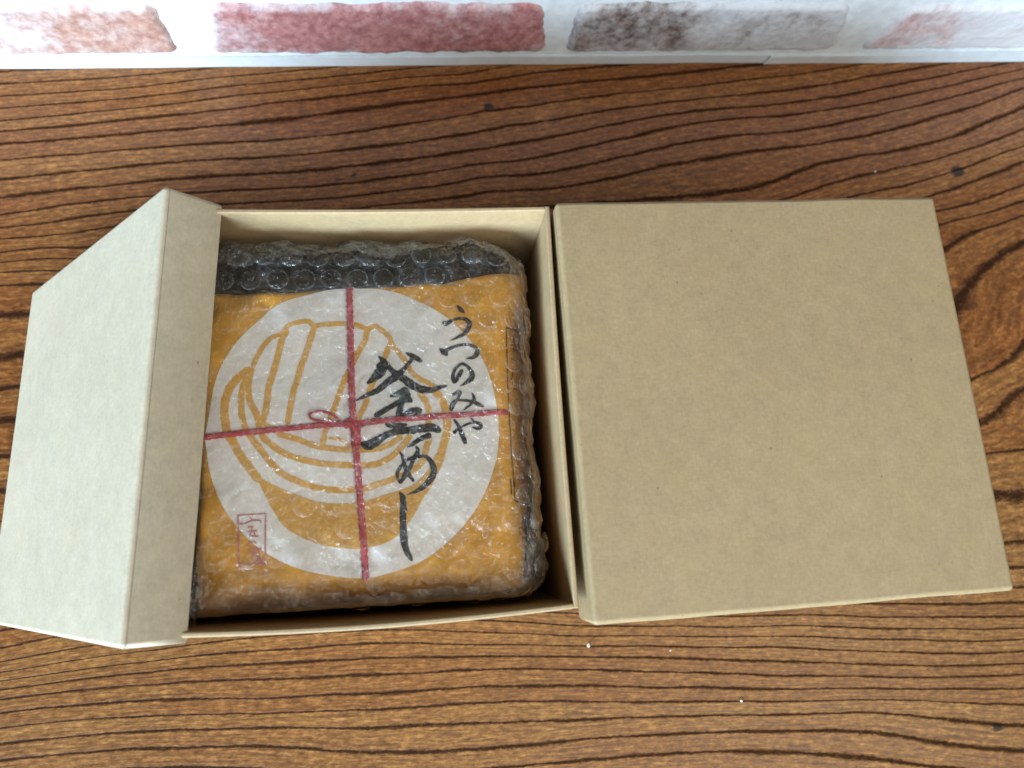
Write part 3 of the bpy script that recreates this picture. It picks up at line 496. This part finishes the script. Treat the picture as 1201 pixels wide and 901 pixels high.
CORN = [(-0.0600, 0.0575), (0.0704, 0.0660), (0.0622, -0.0636), (-0.0590, -0.0672)]
def paper_pt(a, b):
    """a, b in 0..1 across the sheet"""
    tl, tr, br, bl = CORN
    x = (tl[0]*(1-a)+tr[0]*a)*b+(bl[0]*(1-a)+br[0]*a)*(1-b); y = (tl[1]*(1-a)+tr[1]*a)*b+(bl[1]*(1-a)+br[1]*a)*(1-b)
    s, q = 2*a-1, 2*b-1
    # the middle of each side is folded down and reaches a little further
    x += 0.0055*max(0, s)**6*(1-q*q)**2*1.0
    y -= 0.0025*max(0, -q)**6*(1-s*s)
    y -= 0.0045*max(0, q)**6*sstep(0.95, 0.3, abs(s-(-0.15)))
    return x, y
npp = 150
v = []; f_ = []
for j in range(npp+1):
    for i in range(npp+1):
        x, y = paper_pt(i/npp, j/npp)
        # sheet edges curl down round the pot
        ed = max(0.0, 1-min(i, j*1.0)/npp/0.055, 1-(npp-j)/npp/0.03, (1-(npp-i)/npp/0.03) if j/npp > 0.80 or j/npp < 0.22 else 0.0)
        v.append((x, y, paper_z(x, y)-0.0034*ed**2))
for j in range(npp):
    for i in range(npp):
        q = j*(npp+1)+i; f_.append((q, q+1, q+npp+2, q+npp+1))
paper = link('paper_wrapper', mesh('paper_wrapper', v, f_), M_paper, pc, True)
def catmull(pts, step):
    """smooth polyline through points of any dimension"""
    P = [np.array(p, float) for p in pts]
    if len(P) == 2: P = [P[0], (P[0]+P[1])/2, P[1]]
    E = [2*P[0]-P[1]]+P+[2*P[-1]-P[-2]]; out = []
    for i in range(1, len(E)-2):
        a, b, c, d = E[i-1:i+3]; n = max(2, int(np.hypot(*(c-b)[:2])/step))
        for k in range(n):
            t = k/n; out.append(0.5*((2*b)+(c-a)*t+(2*a-5*b+4*c-d)*t*t+(3*b-a-3*c+d)*t**3))
    out.append(P[-1]); return out
def ribbon(strokes, eps, rag=0.0, cross=4, step=0.6, cap=True):
    """brush strokes (x, y, width in mm) laid on the paper as thin printed ribbons"""
    V, F = [], []
    for si, st in enumerate(strokes):
        pts = catmull(st, step); n = len(pts); b0 = len(V)
        for k, p in enumerate(pts):
            a = pts[max(0, k-1)][:2]; b = pts[min(n-1, k+1)][:2]; d = b-a; L = np.hypot(*d)+1e-9; nx, ny = -d[1]/L, d[0]/L
            w = max(0.12, p[2])*0.5
            if cap:                                   # soft round ends
                m = min(k, n-1-k)*step
                if m < w: w *= max(0.35, math.sqrt(max(0, 1-(1-m/w)**2)))
            for c in range(cross+1):
                s = 2*c/cross-1
                rg = 1+rag*noise.noise((p[0]*1.3+si*7, p[1]*1.3, s*3))
                x, y = (p[0]+nx*w*s*rg)/1000, (p[1]+ny*w*s*rg)/1000
                V.append((x, y, paper_z(x, y)+eps+si*2e-6))
        for k in range(n-1):
            for c in range(cross):
                q = b0+k*(cross+1)+c; F.append((q, q+1, q+cross+2, q+cross+1))
    return V, F
# white disc
cn = catmull([p for p in DISC]+[DISC[0]], 1.5)[:-1]
V = [(0, 0, paper_z(0, 0)+0.0002)]; F = []; rings = 40; m = len(cn)
for k in range(1, rings+1):
    for p in cn:
        x, y = p[0]/1000*k/rings, p[1]/1000*k/rings; V.append((x, y, paper_z(x, y)+0.0002))
for i in range(m): F.append((0, 1+i, 1+(i+1) % m))
for k in range(rings-1):
    for i in range(m):
        a, b = 1+k*m+i, 1+k*m+(i+1) % m; F.append((a, a+m, b+m, b))
disc = link('white_disc', mesh('white_disc', V, F), M_white, paper, True)
# printed pot
V, F = ribbon(POT_LINES, 0.00034, 0.30, 4, 0.5)
link('pot_outline', mesh('pot_outline', V, F), M_print, paper, True)
tp = catmull([p for p in POT_TOP], 1.0); bt = catmull([p for p in POT_BOTTOM], 1.0)
V, F = [], []; nn, mm_ = 90, 14
def along(pl, t):
    f = t*(len(pl)-1); i = min(int(f), len(pl)-2); return pl[i]*(1-f+i)+pl[i+1]*(f-i)
for i in range(nn+1):
    a, b = along(tp, i/nn), along(bt, i/nn)
    for j in range(mm_+1):
        q = a*(1-j/mm_)+b*j/mm_; x, y = q[0]/1000, q[1]/1000; V.append((x, y, paper_z(x, y)+0.00042))
for i in range(nn):
    for j in range(mm_):
        q = i*(mm_+1)+j; F.append((q, q+mm_+1, q+mm_+2, q+1))
link('pot_body_print', mesh('pot_body_print', V, F), M_print, paper, True)
# brush lettering, one mesh for each character
CH = {'kama': '釜', 'me': 'め', 'shi': 'し', 'u': 'う', 'tsu': 'つ', 'no': 'の', 'mi': 'み', 'ya': 'や'}
for k, st in LETTERS.items():
    V, F = ribbon(st, 0.00056, 0.22, 4, 0.35)
    o = link('lettering', mesh('lettering', V, F), M_ink, paper, True)
    o['label'] = 'black brush written character '+CH[k]
V, F = ribbon(STAMP_FRAME+STAMP_MARKS, 0.00055, 0.3, 2, 0.5, False)
o = link('stamp', mesh('stamp', V, F), M_stamp, paper); o['label'] = 'small red seal stamp in a rectangle'
V, F = ribbon(SIDE_FRAME+SIDE_MARKS, 0.00055, 0.3, 2, 0.5, False)
o = link('side_panel_print', mesh('side_panel_print', V, F), M_side_ink, paper); o['label'] = 'thin dark frame printed on the folded right edge'
# string
def cord(pts, rw, rh, lift, closed=False, lifts=None):
    P = catmull([(p[0], p[1]) for p in pts], 0.7); n = len(P); V, F = [], []; sg = 10
    for k, p in enumerate(P):
        a, b = P[max(0, k-1)], P[min(n-1, k+1)]; d = (b-a)/(np.hypot(*(b-a))+1e-9); nx, ny = -d[1], d[0]
        x0, y0 = p/1000; zl = lift if lifts is None else lift+lifts*math.sin(math.pi*k/(n-1))
        for s in range(sg):
            an = 2*math.pi*s/sg
            tw = 1+0.16*math.sin(k*1.9+an*2)+0.25*noise.noise((x0*1500, y0*1500, an))
            w, h = rw*tw*math.cos(an), rh*tw*math.sin(an)
            x, y = x0+nx*w, y0+ny*w; V.append((x, y, paper_z(x0, y0)+zl+h))
    for k in range(n-1):
        for s in range(sg):
            q = k*sg+s; r_ = k*sg+(s+1) % sg; F.append((q, r_, r_+sg, q+sg))
    return V, F
def join(parts):
    V, F = [], []
    for v, f in parts:
        b = len(V); V += v; F += [tuple(i+b for i in q) for q in f]
    return V, F
vs = [(p[0], p[1]) for p in STRING_V]; hs = [(p[0], p[1]) for p in STRING_H]
V, F = join([cord(vs, 0.00125, 0.0006, 0.0011), cord(hs, 0.00110, 0.0006, 0.0011)])
strg = link('string', mesh('string', V, F), M_string, pc, True); strg['label'] = 'red string crossed over the parcel'
V, F = join([cord(STRING_LOOP, 0.0005, 0.0004, 0.0012, lifts=0.0008), cord(STRING_KNOT, 0.0017, 0.0008, 0.0013), cord(STRING_TAIL, 0.0005, 0.0004, 0.0014)])
link('bow', mesh('bow', V, F), M_string, strg, True)

# ------------------------------------------------------------------ bubble wrap round the parcel
WM = frame(PC[0]+0.0010, PC[1]+0.0043, 0, PROT)
bw = empty('bubble_wrap', WM)
tag(bw, 'clear bubble wrap covering the orange parcel in the opened box', 'bubble wrap')
FA, FB, FR = 0.0535, 0.0578, 0.0138
def fold(s, a, r):
    q = abs(s); sg = 1 if s >= 0 else -1
    if q <= a: return s, 0.0
    th = (q-a)/r
    if th < math.pi/2: return sg*(a+r*math.sin(th)), r*(1-math.cos(th))
    return sg*(a+r), r+(q-a-r*math.pi/2)
ZT = PZ+0.0040
def wrap_base(s, t_):
    x, dx = fold(s, FA, FR); y, dy = fold(t_, FB, FR)
    z = ZT-max(dx, dy)-0.35*min(dx, dy)
    # sheet gathers at the corners and sags towards the front left
    c = min(dx, dy)/FR
    pull = 1-0.10*min(1.0, c)
    return Vector((x*pull, y*pull, z))
def wrinkle(s, t_):
    edge = sstep(0.035, 0.065, max(abs(s), abs(t_)))
    w = 0.0011*noise.noise((s*34, t_*34, 1.5))+0.0007*noise.noise((s*85, t_*85, 5.5))
    w += edge*(0.0018*noise.noise((s*55+3, t_*40, 8.0))+0.0011*abs(noise.noise((s*120, t_*120, 2.0))))
    # sharp creases, strongest at the front left and towards the edges
    k = sstep(0.03, 0.075, max(abs(s), abs(t_)))*0.8+0.9*sstep(0.02, 0.06, -s)*sstep(0.0, 0.05, -t_)
    w += k*0.0017*max(0.0, 1-3.2*abs(noise.noise((s*42+7, t_*30, 14.0))))**2+k*0.0011*max(0.0, 1-3.0*abs(noise.noise((s*80, t_*95+3, 18.0))))**2
    return w
def wrap_pt(s, t_):
    e = 0.0012
    p = wrap_base(s, t_); n = (wrap_base(s+e, t_)-wrap_base(s-e, t_)).cross(wrap_base(s, t_+e)-wrap_base(s, t_-e))
    n = n.normalized() if n.length > 1e-12 else Vector((0, 0, 1))
    if n.z < -0.2: n = -n
    p = p+n*wrinkle(s, t_)
    p.x = max(p.x, -0.0692); p.y = max(p.y, -0.0700)      # held in by the walls of the box
    return p, n
SE = 0.112; ng = 260
v = []; f_ = []
for j in range(ng+1):
    for i in range(ng+1):
        p, n = wrap_pt(-SE+2*SE*i/ng, -SE+2*SE*j/ng); v.append(p)
for j in range(ng):
    for i in range(ng):
        q = j*(ng+1)+i; f_.append((q, q+1, q+ng+2, q+ng+1))
link('film', mesh('film', v, f_), M_film, bw, True)
# the wrap is folded over twice round the sides
v = []; f_ = []; ok = []
for j in range(ng+1):
    for i in range(ng+1):
        s, t_ = -SE+2*SE*i/ng, -SE+2*SE*j/ng
        p, n = wrap_pt(s, t_)
        off = 0.0008+0.0012*noise.noise((s*48, t_*48, 21.0))+0.0010*abs(noise.noise((s*150, t_*110, 31.0)))
        q_ = p+n*off; q_.x = max(q_.x, -0.0700); q_.y = max(q_.y, -0.0708); v.append(q_); ok.append(max(abs(s), abs(t_)) > 0.0625+0.006*noise.noise((s*38, t_*38, 11.0)))
for j in range(ng):
    for i in range(ng):
        q = j*(ng+1)+i; ii = (q, q+1, q+ng+2, q+ng+1)
        if all(ok[k] for k in ii): f_.append(ii)
me = mesh('folded_film', v, f_)
bm = bmesh.new(); bm.from_mesh(me); bmesh.ops.delete(bm, geom=[q for q in bm.verts if not q.link_faces], context='VERTS'); bm.to_mesh(me); bm.free()
link('folded_film', me, M_flap, bw, True)
def dome(R, h, dent, seed):
    V, F = [], []; sg = 24; rs = (1.0, 0.97, 0.86, 0.66, 0.36)
    for k, r in enumerate(rs):
        hh = h*(1-r**3.2)**0.8
        for s in range(sg):
            a = 2*math.pi*s/sg; x, y = R*r*math.cos(a), R*r*math.sin(a)
            V.append((x, y, hh*(1-dent*(0.5+0.5*math.cos(a-seed))*(1-r*0.5))+0.00015*noise.noise((x*900, y*900, seed))*(1-r)))
    V.append((0, 0, h*(1-dent*0.6)))
    for k in range(len(rs)-1):
        for s in range(sg):
            a, b = k*sg+s, k*sg+(s+1) % sg; F.append((a, b, b+sg, a+sg))
    b0 = (len(rs)-1)*sg
    for s in range(sg): F.append((b0+s, b0+(s+1) % sg, len(V)-1))
    me = mesh('bubble', V, F); me.materials.append(M_bubble); me.materials.append(M_rim)
    for i in range(sg*2): me.polygons[i].material_index = 1
    me.update(); me.polygons.foreach_set('use_smooth', [True]*len(me.polygons)); return me
domes = [dome(0.0043, 0.0021, 0.0, 1.0), dome(0.0042, 0.0016, 0.5, 2.0), dome(0.0044, 0.0012, 0.8, 4.0), dome(0.0041, 0.0024, 0.25, 5.5)]
pitch = 0.0101; row = 0
t_ = -0.095; nb = 0
while t_ < 0.097:
    s = -0.095+(pitch/2 if row % 2 else 0)
    while s < 0.096:
        if not (abs(s) > 0.078 and abs(t_) > 0.078) and max(abs(s), abs(t_)) < 0.0955:
            p, n = wrap_pt(s, t_)
            o = bpy.data.objects.new('bubble', random.choice(domes)); col.objects.link(o); o.parent = bw
            q = n.to_track_quat('Z', 'Y').to_matrix().to_4x4(); q.translation = p+n*0.0001
            o.matrix_local = q @ Matrix.Rotation(random.uniform(0, 6.28), 4, 'Z') @ Matrix.Diagonal((random.uniform(0.94, 1.03), random.uniform(0.94, 1.03), (random.uniform(0.4, 0.9) if max(abs(s), abs(t_)) > 0.058 else random.uniform(0.08, 0.34)), 1))
            nb += 1
        s += pitch
    t_ += pitch*0.866; row += 1
print('bubbles', nb)

# ------------------------------------------------------------------ crumbs on the table
for k, (x, y, sz, lab) in enumerate(((0.07807, -0.05115, 0.0009, 'tiny white crumb on the table just below the closed box corner'), (0.15422, -0.08579, 0.0007, 'tiny white crumb near the front edge of the picture, on a grain line'), (0.28694, 0.20682, 0.0006, 'tiny pale crumb behind the closed box, near the dark knot'), (0.12041, -0.05784, 0.00045, 'faintest tiny crumb in front of the closed box'))):
    bm = bmesh.new(); bmesh.ops.create_icosphere(bm, subdivisions=2, radius=sz)
    for q in bm.verts:
        q.co *= 1+0.5*noise.noise(q.co*1400+Vector((k*5, 0, 0))); q.co.z = q.co.z*0.55
    zmin = min(q.co.z for q in bm.verts)
    for q in bm.verts: q.co.z -= zmin
    me = bpy.data.meshes.new('crumb'); bm.to_mesh(me); bm.free()
    o = link('crumb', me, M_crumb); o.location = (x, y, 0.0003); o.rotation_euler.z = k*1.7
    tag(o, lab, 'crumb', 'crumbs on the table')
